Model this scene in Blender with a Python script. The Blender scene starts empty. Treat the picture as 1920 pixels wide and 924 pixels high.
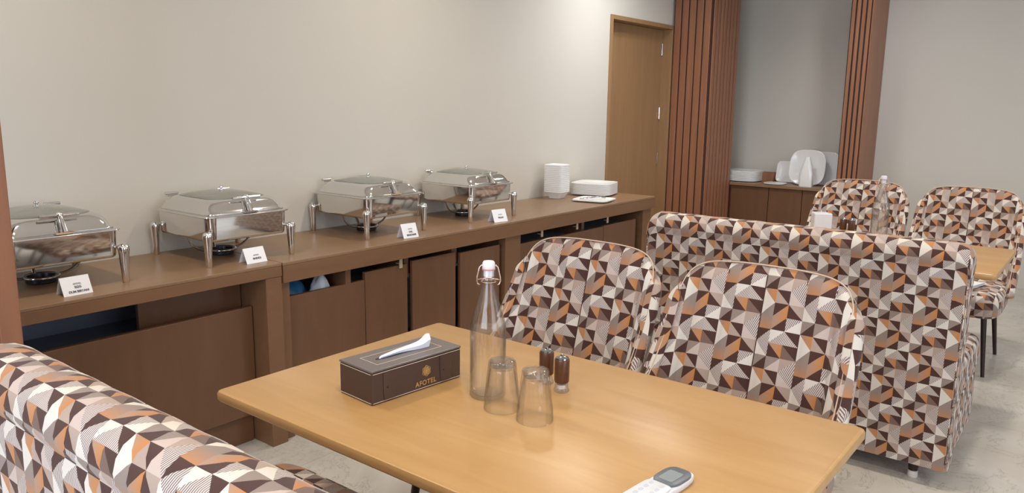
import bpy, bmesh, math, random
from mathutils import Vector, Matrix

# ------------------------------------------------------------------ camera
sc = bpy.context.scene
COL = sc.collection
cd = bpy.data.cameras.new('camera'); cam = bpy.data.objects.new('camera', cd); COL.objects.link(cam)
FWD = Vector((0.77623953, 0.6036679, -0.18176154)); RGT = Vector((0.6158274, -0.7877627, 0.01365815)); UPV = Vector((0.13493998, 0.12253573, 0.98324778))
cam.matrix_world = Matrix(((RGT.x, UPV.x, -FWD.x, 0), (RGT.y, UPV.y, -FWD.y, 0), (RGT.z, UPV.z, -FWD.z, 1.42), (0, 0, 0, 1)))
cd.sensor_width = 36.0; cd.lens = 1453.05 / 1920 * 36.0; cd.clip_start = 0.02
sc.camera = cam

# ------------------------------------------------------------------ view, world, daylight
sc.view_settings.view_transform = 'Standard'; sc.view_settings.look = 'None'
sc.view_settings.exposure = -0.5; sc.view_settings.gamma = 1.0; sc.view_settings.use_curve_mapping = False
sc.cycles.max_bounces = 14; sc.cycles.transmission_bounces = 12; sc.cycles.diffuse_bounces = 5
sc.cycles.glossy_bounces = 5; sc.cycles.transparent_max_bounces = 48
sc.cycles.sample_clamp_indirect = 4.0
w = bpy.data.worlds.new('world'); sc.world = w; w.use_nodes = True
w.node_tree.nodes['Background'].inputs[0].default_value = (0.75, 0.86, 1.0, 1)
w.node_tree.nodes['Background'].inputs[1].default_value = 1.6

def area(name, loc, rot, sx, sy, power, color):
    l = bpy.data.lights.new(name, 'AREA'); l.shape = 'RECTANGLE'; l.size = sx; l.size_y = sy
    l.energy = power; l.color = color
    o = bpy.data.objects.new(name, l); COL.objects.link(o); o.location = loc; o.rotation_euler = rot
    return o
DAY = (0.80, 0.88, 1.0)
area('daylight_left', (-2.72, 0.2, 1.55), (0, math.radians(-90), 0), 1.7, 3.0, 200, (0.70, 0.81, 1.0))
area('daylight_front', (0.6, -3.32, 1.5), (math.radians(90), 0, 0), 2.4, 1.9, 70, DAY)
area('daylight_front_far', (5.2, -3.32, 1.5), (math.radians(90), 0, 0), 2.8, 1.9, 40, (0.68, 0.81, 1.0))
LAMP_POWER = 14.5
LAMP_COLOR = (1.0, 0.90, 0.76)

# ------------------------------------------------------------------ helpers
def lin(c):
    return tuple(((v / 255) / 12.92 if v / 255 <= 0.04045 else ((v / 255 + 0.055) / 1.055) ** 2.4) for v in c)
def mat(name, rgb, rough=0.5, metal=0.0, spec=0.5, **kw):
    m = bpy.data.materials.new(name); m.use_nodes = True
    b = m.node_tree.nodes['Principled BSDF']
    b.inputs['Base Color'].default_value = (*lin(rgb), 1)
    b.inputs['Roughness'].default_value = rough; b.inputs['Metallic'].default_value = metal
    b.inputs['Specular IOR Level'].default_value = spec
    for k, v in kw.items(): b.inputs[k.replace('_', ' ')].default_value = v
    return m
class G:
    """small node-graph writer"""
    def __init__(s, m): s.t = m.node_tree; s.b = s.t.nodes.get('Principled BSDF')
    def n(s, typ, **kw):
        x = s.t.nodes.new(typ)
        for k, v in kw.items(): setattr(x, k, v)
        return x
    def l(s, a, b): s.t.links.new(a, b)
    def math(s, op, a, b=None, c=None):
        x = s.n('ShaderNodeMath', operation=op)
        for i, v in enumerate((a, b, c)):
            if v is None: continue
            if hasattr(v, 'is_output'): s.l(v, x.inputs[i])
            else: x.inputs[i].default_value = v
        return x.outputs[0]
    def ramp(s, fac, stops, interp='LINEAR'):
        r = s.n('ShaderNodeValToRGB'); e = r.color_ramp; e.interpolation = interp
        while len(e.elements) > 1: e.elements.remove(e.elements[-1])
        e.elements[0].position = stops[0][0]; e.elements[0].color = (*lin(stops[0][1]), 1)
        for p, c in stops[1:]:
            q = e.elements.new(p); q.color = (*lin(c), 1)
        s.l(fac, r.inputs[0]); return r.outputs[0]
    def mix(s, fac, a, b):
        x = s.n('ShaderNodeMix', data_type='RGBA')
        for sock, v in ((x.inputs[0], fac), (x.inputs[6], a), (x.inputs[7], b)):
            if hasattr(v, 'is_output'): s.l(v, sock)
            elif isinstance(v, tuple): sock.default_value = (*lin(v), 1)
            else: sock.default_value = v
        return x.outputs[2]
    def coord(s, scale, kind='Object'):
        t = s.n('ShaderNodeTexCoord'); mp = s.n('ShaderNodeMapping'); mp.inputs['Scale'].default_value = scale
        s.l(t.outputs[kind], mp.inputs[0]); return mp.outputs[0]
    def noise(s, vec, scale, detail=4, rough=0.55, dist=0.0):
        x = s.n('ShaderNodeTexNoise'); x.inputs['Scale'].default_value = scale; x.inputs['Detail'].default_value = detail
        x.inputs['Roughness'].default_value = rough; x.inputs['Distortion'].default_value = dist
        s.l(vec, x.inputs['Vector']); return x.outputs['Fac']
    def bump(s, h, strength, dist=0.002):
        x = s.n('ShaderNodeBump'); x.inputs['Strength'].default_value = strength; x.inputs['Distance'].default_value = dist
        s.l(h, x.inputs['Height']); s.l(x.outputs[0], s.b.inputs['Normal'])

def wood(name, a, b, scale=(1, 1, 1), rough=0.45, freq=9.0, bump=0.0, spec=0.5):
    m = mat(name, a, rough, spec=spec); g = G(m)
    v = g.coord(scale); n = g.noise(v, freq, 6, 0.6, 0.6)
    c = g.ramp(n, [(0.32, a), (0.68, b)]); g.l(c, g.b.inputs['Base Color'])
    if bump: g.bump(n, bump)
    return m

def fabric_mat():
    m = mat('triangle_print_fabric', (180, 160, 150), 0.85, spec=0.25); g = G(m)
    uv = g.n('ShaderNodeUVMap', uv_map='UVMap')
    sp = g.n('ShaderNodeSeparateXYZ'); g.l(uv.outputs[0], sp.inputs[0])
    u = g.math('ADD', g.math('DIVIDE', sp.outputs[0], -0.0400), 600.0)
    v = g.math('ADD', g.math('DIVIDE', sp.outputs[1], -0.0373), 600.0)
    iu = g.math('FLOOR', u); iv = g.math('FLOOR', v); fu = g.math('FRACT', u); fv = g.math('FRACT', v)
    row = g.math('MODULO', iv, 3.0); band = g.math('FLOOR', g.math('DIVIDE', g.math('ADD', iv, .5), 3.0))
    col = g.math('MODULO', g.math('ADD', iu, g.math('MULTIPLY', band, 3.0)), 6.0)
    idx = g.math('DIVIDE', g.math('ADD', g.math('ADD', g.math('MULTIPLY', row, 6.0), col), 0.5), 18.0)
    D, K, T, B, Cc, O, P, G_ = (74, 47, 40), (116, 92, 82), (144, 127, 117), (170, 148, 134), (214, 204, 192), (190, 124, 66), (194, 174, 163), (136, 125, 117)
    # one repeat of the print: (diagonal, upper triangle, lower triangle), three rows of six; each band of rows steps three cells sideways
    tile = [(0, O, Cc), (0, D, B), (0, T, P), (1, D, G_), (1, Cc, T), (0, D, P),
            (1, Cc, T), (1, D, O), (0, B, D), (0, G_, Cc), (0, O, D), (0, D, K),
            (1, T, T), (1, O, D), (1, G_, Cc), (1, T, D), (1, T, P), (1, B, T)]
    k = len(tile); W1, B0 = (255, 255, 255), (0, 0, 0)
    flip = g.ramp(idx, [(i / k, W1 if q[0] else B0) for i, q in enumerate(tile)], 'CONSTANT')
    pp = g.math('ADD', g.math('MULTIPLY', flip, g.math('SUBTRACT', 1.0, fu)), g.math('MULTIPLY', g.math('SUBTRACT', 1.0, flip), fu))
    low = g.math('GREATER_THAN', fv, pp)
    ca = g.ramp(idx, [(i / k, q[1]) for i, q in enumerate(tile)], 'CONSTANT')
    cb = g.ramp(idx, [(i / k, q[2]) for i, q in enumerate(tile)], 'CONSTANT')
    c = g.mix(low, ca, cb)
    # the orange fades into taupe inside its triangles, and one square runs from taupe to orange
    ma = g.ramp(idx, [(i / k, W1 if q[1] is O else B0) for i, q in enumerate(tile)], 'CONSTANT')
    mb = g.ramp(idx, [(i / k, W1 if q[2] is O else B0) for i, q in enumerate(tile)], 'CONSTANT')
    om = g.math('ADD', g.math('MULTIPLY', ma, g.math('SUBTRACT', 1.0, low)), g.math('MULTIPLY', mb, low))
    c = g.mix(g.math('MULTIPLY', om, g.math('MULTIPLY', g.math('SUBTRACT', 1.0, fu), .85)), c, (158, 138, 124))
    sq = g.ramp(idx, [(i / k, W1 if i == 12 else B0) for i in range(k)], 'CONSTANT')
    c = g.mix(g.math('MULTIPLY', sq, g.math('MULTIPLY', fv, .75)), c, O)
    # fine hatching printed on some of the triangles
    ha = g.ramp(idx, [(i / k, W1 if i in (2, 9, 14) else B0) for i in range(k)], 'CONSTANT')
    hb = g.ramp(idx, [(i / k, W1 if i in (4, 3, 5, 17) else B0) for i in range(k)], 'CONSTANT')
    hm = g.math('ADD', g.math('MULTIPLY', ha, g.math('SUBTRACT', 1.0, low)), g.math('MULTIPLY', hb, low))
    lines = g.math('GREATER_THAN', g.math('FRACT', g.math('MULTIPLY', g.math('ADD', fu, g.math('MULTIPLY', fv, 0.35)), 9.0)), 0.58)
    c = g.mix(g.math('MULTIPLY', hm, g.math('SUBTRACT', 1.0, lines)), c, (206, 194, 186))
    c = g.mix(g.math('MULTIPLY', g.math('MULTIPLY', hm, lines), .8), c, (96, 72, 66))
    g.l(c, g.b.inputs['Base Color'])
    tc = g.coord((1, 1, 1)); wv = g.noise(tc, 900, 2)
    g.bump(wv, 0.25, 0.0006)
    g.b.inputs['Sheen Weight'].default_value = 0.15
    return m

M = {}
M['fabric'] = fabric_mat()
M['piping'] = mat('tan_piping', (206, 180, 156), 0.8)
M['oak'] = wood('light_oak_laminate', (182, 139, 86), (194, 153, 100), (5.0, 0.55, 5.0), 0.32, 3.2)
M['oak_edge'] = wood('oak_edge_band', (196, 160, 112), (214, 180, 134), (2, 2, 8), 0.4, 6)
M['counter'] = wood('brown_laminate', (118, 84, 57), (126, 91, 63), (0.8, 4, 4), 0.38, 3)
M['counter_top'] = wood('brown_laminate_top', (134, 104, 76), (142, 112, 84), (0.8, 4, 4), 0.33, 3)
M['counter_panel'] = wood('dark_brown_panel', (106, 72, 48), (114, 79, 54), (4, 4, 0.8), 0.4, 3)
M['cabinet_inside'] = mat('grey_cabinet_lining', (128, 134, 148), 0.6)
M['door'] = wood('brown_door_veneer', (150, 116, 80), (160, 125, 88), (5, 5, 0.35), 0.4, 4)
M['column'] = wood('reddish_slat_wood', (138, 92, 66), (156, 106, 76), (7, 7, 0.3), 0.42, 4)
M['column_core'] = mat('dark_groove_wood', (70, 40, 30), 0.7)
M['chrome'] = mat('polished_steel', (226, 224, 222), 0.07, 1.0)
M['steel_dark'] = mat('worn_steel', (178, 176, 174), 0.16, 1.0)
M['burner'] = mat('blackened_fuel_dish', (40, 40, 44), 0.35, 0.6)
M['ceramic'] = mat('white_ceramic', (238, 238, 236), 0.16)
M['white_paper'] = mat('white_card', (238, 238, 240), 0.55)
M['tissue'] = mat('white_tissue', (240, 243, 250), 0.9)
M['ink'] = mat('grey_ink', (92, 92, 100), 0.7)
M['leather'] = mat('dark_brown_leatherette', (74, 56, 50), 0.42)
M['leather_top_sheen'] = mat('leatherette_lid_sheen', (104, 94, 92), 0.32)  # reflected light on the lid put into its colour, greyer than the sides
M['stitch'] = mat('cream_stitching', (216, 200, 180), 0.7)
M['gold'] = mat('gold_foil', (205, 168, 110), 0.35, 0.5)
M['darkmetal'] = mat('dark_bronze_metal', (62, 50, 44), 0.4, 0.6)
M['white_plastic'] = mat('white_plastic', (224, 226, 232), 0.35)
M['grey_plastic'] = mat('grey_bezel', (104, 108, 116), 0.35)
M['lcd'] = mat('lcd_grey', (128, 138, 140), 0.4)
M['button'] = mat('pale_grey_button', (196, 200, 210), 0.45)
M['blue_bag'] = mat('blue_plastic', (48, 112, 158), 0.35)
M['cloth'] = mat('white_cloth', (220, 220, 222), 0.9)
M['bracket'] = mat('beige_bracket', (196, 180, 150), 0.4, 0.3)
M['rubber'] = mat('white_rubber', (220, 214, 204), 0.5)
M['shaker_wood'] = wood('dark_shaker_wood', (76, 46, 30), (96, 60, 40), (20, 20, 3), 0.3, 6)
M['red_gasket'] = mat('pale_red_gasket', (214, 140, 120), 0.5)
M['salt'] = mat('white_salt', (226, 222, 214), 0.8)
def glass(name, tint=(255, 255, 255), ior=1.45, rough=0.0):
    m = mat(name, tint, rough); b = m.node_tree.nodes['Principled BSDF']
    b.inputs['Transmission Weight'].default_value = 1.0; b.inputs['IOR'].default_value = ior; return m
def thin_glass(name, tint, ior, clear, edge=(176, 176, 176)):
    # polished thin-walled glass: most light passes straight through, the rest is bent and mirrored
    m = bpy.data.materials.new(name); m.use_nodes = True; g = G(m); g.t.nodes.remove(g.b)
    a = g.n('ShaderNodeBsdfTransparent')
    rim = g.n('ShaderNodeLayerWeight'); rim.inputs['Blend'].default_value = .5
    g.l(g.mix(g.math('POWER', rim.outputs['Facing'], 4.0), tint, edge), a.inputs[0])
    q = g.n('ShaderNodeBsdfGlass'); q.inputs['IOR'].default_value = ior; q.inputs['Roughness'].default_value = 0; q.inputs['Color'].default_value = (*lin(tint), 1)
    x = g.n('ShaderNodeMixShader'); x.inputs[0].default_value = 1 - clear
    g.l(a.outputs[0], x.inputs[1]); g.l(q.outputs[0], x.inputs[2])
    y = g.n('ShaderNodeMixShader'); lw = g.n('ShaderNodeLayerWeight'); lw.inputs['Blend'].default_value = .5; fr = g.math('ADD', g.math('MULTIPLY', g.math('POWER', lw.outputs['Facing'], 4.0), .55), .025); gl = g.n('ShaderNodeBsdfGlossy'); gl.inputs['Roughness'].default_value = .02
    g.l(fr, y.inputs[0]); g.l(x.outputs[0], y.inputs[1]); g.l(gl.outputs[0], y.inputs[2]); g.l(y.outputs[0], g.t.nodes['Material Output'].inputs[0]); return m
M['glass'] = thin_glass('clear_glass', (255, 255, 255), 1.45, .86)
M['glass_solid'] = thin_glass('solid_glass_base', (255, 255, 255), 1.45, .6, (240, 240, 240))
M['bail'] = mat('coppery_wire', (236, 214, 200), 0.25, 0.9)
M['water'] = thin_glass('water', (255, 255, 254), 1.33, .94, (240, 240, 240))
M['lid_glass'] = mat('smoked_glass', (150, 150, 142), 0.08, spec=0.7, Transmission_Weight=0.35)
M['lamp'] = mat('lamp_diffuser', (255, 250, 240), 0.5)
_b = M['lamp'].node_tree.nodes['Principled BSDF']; _b.inputs['Emission Color'].default_value = (1, 0.93, 0.82, 1); _b.inputs['Emission Strength'].default_value = 12
m = bpy.data.materials.new('window_glass'); m.use_nodes = True; g = G(m); g.t.nodes.remove(g.b)
tr = g.n('ShaderNodeBsdfTransparent'); gl = g.n('ShaderNodeBsdfGlossy'); gl.inputs['Roughness'].default_value = 0.02
mx = g.n('ShaderNodeMixShader'); mx.inputs[0].default_value = 0.06
g.l(tr.outputs[0], mx.inputs[1]); g.l(gl.outputs[0], mx.inputs[2]); g.l(mx.outputs[0], g.t.nodes['Material Output'].inputs[0])
M['window_glass'] = m
def wallmat():
    m = mat('cream_painted_plaster', (222, 218, 209), 0.75, spec=0.3); g = G(m)
    n = g.noise(g.coord((1, 1, 1)), 0.8, 3); c = g.ramp(n, [(0.3, (204, 199, 188)), (0.7, (209, 204, 194))])
    g.l(c, g.b.inputs['Base Color']); n2 = g.noise(g.coord((1, 1, 1)), 140, 3); g.bump(n2, 0.08, 0.001); return m
M['wall'] = wallmat()
M['wall_dark'] = mat('taupe_painted_wall', (108, 90, 84), 0.75)
M['ceiling'] = mat('white_ceiling_paint', (232, 230, 224), 0.8)
def floormat():
    m = mat('grey_beige_marble', (170, 165, 156), 0.22); g = G(m)
    v = g.coord((1, 1, 1)); n = g.noise(v, 1.6, 8, 0.62, 1.2)
    c = g.ramp(n, [(0.25, (172, 166, 156)), (0.5, (196, 190, 180)), (0.78, (210, 206, 200))])
    n2 = g.noise(v, 2.3, 10, 0.7, 2.0)
    ve = g.math('ABSOLUTE', g.math('SUBTRACT', n2, 0.5)); vein = g.math('LESS_THAN', ve, 0.006)
    c = g.mix(g.math('MULTIPLY', vein, 0.45), c, (112, 100, 90))
    br = g.n('ShaderNodeTexBrick'); br.inputs['Scale'].default_value = 1.0; br.offset = 0.0
    br.inputs['Brick Width'].default_value = 0.8; br.inputs['Row Height'].default_value = 0.8; br.inputs['Mortar Size'].default_value = 0.0025
    g.l(v, br.inputs['Vector']); c = g.mix(g.math('MULTIPLY', br.outputs['Fac'], 0.35), c, (130, 124, 116))
    g.l(c, g.b.inputs['Base Color']); g.b.inputs['Roughness'].default_value = 0.28
    return m
M['floor'] = floormat()

def empty(name, loc=(0, 0, 0), rz=0.0):
    o = bpy.data.objects.new(name, None); COL.objects.link(o); o.location = loc; o.rotation_euler = (0, 0, rz)
    o.empty_display_size = 0.05; return o
def tag(o, label, cat, group=None, kind=None):
    if label: o['label'] = label
    if cat: o['category'] = cat
    if group: o['group'] = group
    if kind: o['kind'] = kind
    return o
class MB:
    def __init__(s): s.bm = bmesh.new()
    def box(s, x0, x1, y0, y1, z0, z1):
        vs = [s.bm.verts.new(p) for p in ((x0, y0, z0), (x1, y0, z0), (x1, y1, z0), (x0, y1, z0), (x0, y0, z1), (x1, y0, z1), (x1, y1, z1), (x0, y1, z1))]
        for f in ((3, 2, 1, 0), (4, 5, 6, 7), (0, 1, 5, 4), (1, 2, 6, 5), (2, 3, 7, 6), (3, 0, 4, 7)): s.bm.faces.new([vs[i] for i in f])
        return s
    def loops(s, rings, closed=True, cap0=True, cap1=True):
        R = [[s.bm.verts.new(p) for p in r] for r in rings]; n = len(R[0])
        for a, b in zip(R, R[1:]):
            for i in range(n if closed else n - 1):
                j = (i + 1) % n; s.bm.faces.new((a[i], a[j], b[j], b[i]))
        if cap0: s.bm.faces.new(list(reversed(R[0])))
        if cap1: s.bm.faces.new(R[-1])
        return s
    def lathe(s, prof, seg=32, c=(0, 0, 0), cap0=True, cap1=True, wob=None):
        rings = []
        for r, z in prof:
            rings.append([(c[0] + (r * (wob(2 * math.pi * i / seg, z) if wob else 1)) * math.cos(2 * math.pi * i / seg),
                           c[1] + (r * (wob(2 * math.pi * i / seg, z) if wob else 1)) * math.sin(2 * math.pi * i / seg), c[2] + z) for i in range(seg)])
        return s.loops(rings, True, cap0, cap1)
    def tube(s, pts, r, seg=10, closed=False, caps=True):
        P = [Vector(p) for p in pts]; n = len(P); rings = []
        up = Vector((0.13, 0.27, 0.95)).normalized()
        for i, p in enumerate(P):
            if closed: t = (P[(i + 1) % n] - P[i - 1]).normalized()
            else: t = ((P[min(i + 1, n - 1)]) - P[max(i - 1, 0)]).normalized()
            a = t.cross(up)
            if a.length < 0.05: a = t.cross(Vector((1, 0, 0)))
            a.normalize(); b = t.cross(a).normalized()
            rr = r[i] if isinstance(r, (list, tuple)) else r
            rings.append([tuple(p + a * (rr * math.cos(2 * math.pi * k / seg)) + b * (rr * math.sin(2 * math.pi * k / seg))) for k in range(seg)])
        if closed:
            rings.append(rings[0]); s.loops(rings, True, False, False); bmesh.ops.remove_doubles(s.bm, verts=s.bm.verts, dist=1e-6)
        else: s.loops(rings, True, caps, caps)
        return s
    def ball(s, c, r, sz=1.0, seg=20):
        n = 10; prof = [(max(r * math.sin(math.pi * i / n), 1e-4), -r * sz * math.cos(math.pi * i / n)) for i in range(n + 1)]
        return s.lathe(prof, seg, c)
    def superloft(s, secs, e=5.0, seg=64, c=(0, 0), cap0=True, cap1=True):
        """secs: (half x, half y, z[, exponent])"""
        rings = []
        for q in secs:
            hx, hy, z = q[:3]; ee = q[3] if len(q) > 3 else e; ring = []
            for i in range(seg):
                t = 2 * math.pi * i / seg; co, si = math.cos(t), math.sin(t)
                ring.append((c[0] + hx * math.copysign(abs(co) ** (2 / ee), co), c[1] + hy * math.copysign(abs(si) ** (2 / ee), si), z))
            rings.append(ring)
        return s.loops(rings, True, cap0, cap1)
    def rrloft(s, secs, c=(0, 0), k=10, cap0=True, cap1=True):
        """rounded rectangles: (half x, half y, z, corner radius)"""
        rings = []
        for hx, hy, z, r in secs:
            r = min(r, hx * .999, hy * .999); ring = []
            for sx, sy, a0 in ((1, 1, 0), (-1, 1, 90), (-1, -1, 180), (1, -1, 270)):
                for i in range(k + 1):
                    a = math.radians(a0 + 90 * i / k); ring.append((c[0] + sx * (hx - r) + r * math.cos(a), c[1] + sy * (hy - r) + r * math.sin(a), z))
            rings.append(ring)
        return s.loops(rings, True, cap0, cap1)
    def prism(s, pts, ax, a, b):
        """polygon pts in the two other axes, extruded along axis ax from a to b"""
        def mk(p, d):
            q = list(p); q.insert(ax, d); return tuple(q)
        return s.loops([[mk(p, a) for p in pts], [mk(p, b) for p in pts]])
    def build(s, name, m, parent=None, smooth=False, bevel=0.0, bseg=2, uv=None, sub=0, label=None):
        bmesh.ops.recalc_face_normals(s.bm, faces=s.bm.faces)
        me = bpy.data.meshes.new(name); s.bm.to_mesh(me); s.bm.free()
        me.materials.append(M[m]); o = bpy.data.objects.new(name, me); COL.objects.link(o)
        if smooth:
            for p in me.polygons: p.use_smooth = True
        if smooth == 'auto':
            me.set_sharp_from_angle(angle=math.radians(40))
        if uv: boxuv(me)
        if bevel:
            q = o.modifiers.new('bevel', 'BEVEL'); q.width = bevel; q.segments = bseg; q.limit_method = 'ANGLE'; q.angle_limit = math.radians(40)
        if sub:
            q = o.modifiers.new('sub', 'SUBSURF'); q.levels = sub; q.render_levels = sub
        if parent is not None: o.parent = parent
        if label: o['label'] = label
        return o
def boxuv(me):
    L = me.uv_layers.new(name='UVMap')
    for p in me.polygons:
        n = p.normal; a = max(range(3), key=lambda i: abs(n[i]))
        for li in p.loop_indices:
            v = me.vertices[me.loops[li].vertex_index].co
            L.data[li].uv = ((v.y, v.z) if a == 0 else (v.x, v.z) if a == 1 else (v.y, v.x))
def children(o): return [c for c in bpy.data.objects if c.parent == o]
def copy_tree(o, loc=None, rz=None, label=None, parent=None):
    c = o.copy(); COL.objects.link(c)
    if parent is not None: c.parent = parent
    for ch in children(o): copy_tree(ch, parent=c)
    if loc is not None: c.location = loc
    if rz is not None: c.rotation_euler = (0, 0, rz)
    if label: c['label'] = label
    return c
def struct(o): o['kind'] = 'structure'; return o
def text_mesh(name, body, size, m, parent, mw, bold=0.0, spacing=1.0, label=None):
    cu = bpy.data.curves.new(name, 'FONT'); cu.body = body; cu.size = size; cu.align_x = 'CENTER'; cu.align_y = 'CENTER'
    cu.extrude = 0.00025; cu.offset = bold; cu.space_character = spacing
    t = bpy.data.objects.new('tmp', cu); COL.objects.link(t); bpy.context.view_layer.update()
    me = bpy.data.meshes.new_from_object(t.evaluated_get(bpy.context.evaluated_depsgraph_get()))
    bpy.data.objects.remove(t); me.transform(mw); me.materials.clear(); me.materials.append(M[m])
    o = bpy.data.objects.new(name, me); COL.objects.link(o); o.parent = parent
    return o

# ------------------------------------------------------------------ room shell
WX0, WX1, WY0, WY1, CZ = -2.6, 7.37, -3.2, 3.2, 2.75
CT = 0.772
struct(MB().box(WX0 - .2, WX1 + .2, WY0 - .2, WY1 + .6, -0.1, 0).build('floor', 'floor'))
struct(MB().box(WX0 - .2, WX1 + .2, WY0 - .2, WY1 + .6, CZ, CZ + .1).build('ceiling', 'ceiling'))
DX0, DX1, DZ = 5.30, 6.36, 2.10
b = MB(); b.box(WX0 - .2, DX0, WY1, WY1 + .25, 0, CZ); b.box(DX1, WX1 + .2, WY1, WY1 + .25, 0, CZ); b.box(DX0, DX1, WY1, WY1 + .25, DZ, CZ)
struct(b.build('wall_back', 'wall'))
struct(MB().box(WX1, WX1 + .2, WY0 - .2, WY1, 0, CZ).build('wall_right', 'wall'))
def wall_with_holes(name, axis, holes, a0, a1, w0, w1):
    b = MB(); z0, z1 = 0.55, 2.5
    def bx(p0, p1, q0, q1):
        if axis == 'y': b.box(p0, p1, w0, w1, q0, q1)
        else: b.box(w0, w1, p0, p1, q0, q1)
    bx(a0, a1, 0, z0); bx(a0, a1, z1, CZ); cur = a0
    for h0, h1 in holes: bx(cur, h0, z0, z1); cur = h1
    bx(cur, a1, z0, z1); return struct(b.build(name, 'wall_dark'))
wall_with_holes('wall_front', 'y', [(-.7, 1.9), (3.7, 6.7)], WX0, WX1, WY0 - .2, WY0)
wall_with_holes('wall_left', 'x', [(-1.4, 1.8)], WY0 - .2, WY1, WX0 - .2, WX0)
def window(name, axis, a0, a1, w):
    r = empty(name, (0, 0, 0)); struct(r); f = MB(); p = MB()
    def bx(t, p0, p1, d0, d1, q0, q1):
        if axis == 'y': t.box(p0, p1, d0, d1, q0, q1)
        else: t.box(d0, d1, p0, p1, q0, q1)
    z0, z1, d0, d1 = .55, 2.5, w - .12, w - .06
    for q in ((a0, a0 + .05), (a1 - .05, a1), ((a0 + a1) / 2 - .025, (a0 + a1) / 2 + .025)): bx(f, *q, d0, d1, z0, z1)
    bx(f, a0 + .05, a1 - .05, d0 + .001, d1 - .001, z0, z0 + .05); bx(f, a0 + .05, a1 - .05, d0 + .001, d1 - .001, z1 - .05, z1)
    bx(p, a0 + .04, a1 - .04, w - .093, w - .087, z0 + .04, z1 - .04)
    f.build('window_frame', 'darkmetal', r); p.build('pane', 'window_glass', r)
window('window_1', 'x', -1.4, 1.8, WX0)
window('window_2', 'y', -.7, 1.9, WY0)
window('window_3', 'y', 3.7, 6.7, WY0)
# door, recessed in the back wall
d = empty('door_1', ((DX0 + DX1) / 2, WY1, 0)); struct(d); w2 = (DX1 - DX0) / 2
MB().box(-w2 + .035, w2 - .03, .085, .125, 0.004, DZ - .035).build('door_leaf', 'door', d, bevel=.002)
f = MB(); f.box(-w2, -w2 + .033, -.012, .14, 0, DZ); f.box(w2 - .028, w2, -.012, .14, 0, DZ); f.box(-w2 + .033, w2 - .028, -.012, .14, DZ - .033, DZ)
f.build('door_frame', 'door', d, bevel=.002)
for z in (.30, .95, 1.35, 1.9):
    h = MB(); h.tube([(w2 - .04, .078, z - .05), (w2 - .04, .078, z + .05)], .007); h.build('hinge', 'chrome', d, smooth='auto')
MB().box(DX0, DX1, WY1 + .2, WY1 + .25, 0, DZ).build('wall_back_panel', 'wall')['kind'] = 'structure'

# ------------------------------------------------------------------ slatted columns
def column(name, x0, x1, y0, y1, faces, label, pitch=.068):
    r = empty(name, ((x0 + x1) / 2, (y0 + y1) / 2, 0)); hx, hy = (x1 - x0) / 2, (y1 - y0) / 2
    MB().box(-hx + .013, hx - .013, -hy + .013, hy - .013, 0, CZ - .002).build('core', 'column_core', r)
    s = MB(); pit = .060; wd = .050
    for fc, sty in faces.items():
        L = hy if fc in ('-x', '+x') else hx
        pit, wd = (pitch, pitch - .012) if fc != '-y' else (.070, .052)
        if sty == 'plain':
            t = MB()
            if fc == '-y': t.box(-hx, hx, -hy, -hy + .0125, 0, CZ - .003)
            t.build('plain_panel', 'column', r, bevel=.003); continue
        if sty == 'edge': MB().box(hx - .055, hx, -hy - .001, -hy + .0125, 0, CZ - .003).build('plain_panel', 'column', r, bevel=.003)
        n = int((2 * L - .006) // pit); off = (2 * L - n * pit) / 2
        for i in range(n):
            a = -L + off + i * pit + (pit - wd) / 2; q = a + wd
            if fc == '-x': s.box(-hx, -hx + .0125, a, q, 0, CZ - .003)
            if fc == '+x': s.box(hx - .0125, hx, a, q, 0, CZ - .003)
            if fc == '-y' and not (sty == 'edge' and q > hx - .06): s.box(a, q, -hy, -hy + .0125, 0, CZ - .003)
    s.build('slats', 'column', r, bevel=.003)
    return tag(r, label, 'column')
column('slatted_column', 6.335, 6.94, 2.825, 3.198, {'-x': 's', '-y': 's'}, 'reddish wooden slatted column beside the brown door')
column('slatted_column', 6.88, 7.366, 1.70, 1.89, {'-x': 's', '-y': 'plain'}, 'slim slatted wooden column at right end of the alcove sideboard', .040)
column('slatted_column', .26, .798, 2.33, 2.56, {'-x': 's', '-y': 'edge', '+x': 's'}, 'reddish wooden column at left edge in front of the buffet counter')

# ------------------------------------------------------------------ buffet counters
r = empty('buffet_counter', (1.02, 2.9, 0)); X0, Y0 = 1.02, 2.9
def L(mb_args): return (mb_args[0] - X0, mb_args[1] - X0, mb_args[2] - Y0, mb_args[3] - Y0, mb_args[4], mb_args[5])
def part(name, m, boxes, root, bevel=.003, label=None):
    q = MB()
    for bb in boxes: q.box(*L(bb))
    return q.build(name, m, root, bevel=bevel, label=label)
part('worktop', 'counter_top', [(.2, 1.853, 2.622, 3.195, CT - .012, CT)], r, .002)
part('apron', 'counter', [(.2, 1.853, 2.622, 2.65, CT - .055, CT - .0125)], r, .001)
part('side_panel', 'counter', [(1.778, 1.853, 2.624, 3.195, 0, CT - .0565)], r)
part('side_panel', 'counter', [(.2, .26, 2.652, 3.195, 0, CT - .0565)], r)
part('front_panel', 'counter_panel', [(.265, 1.773, 2.72, 2.742, .128, .59)], r)
part('plinth', 'counter_panel', [(.265, 1.773, 2.752, 2.772, 0, .155)], r, .001)
part('cabinet_body', 'cabinet_inside', [(.265, 1.773, 3.17, 3.19, .1, .75), (.265, 1.773, 2.79, 3.165, .14, .16), (.265, 1.773, 2.745, 3.165, .50, .515)], r, .001)
part('drawer_front', 'counter_panel', [(1.345, 1.773, 2.80, 2.818, .52, CT - .06)], r, .001)
tag(r, 'brown laminate buffet counter section behind the left wooden column', 'counter', 'buffet counter sections')

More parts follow.
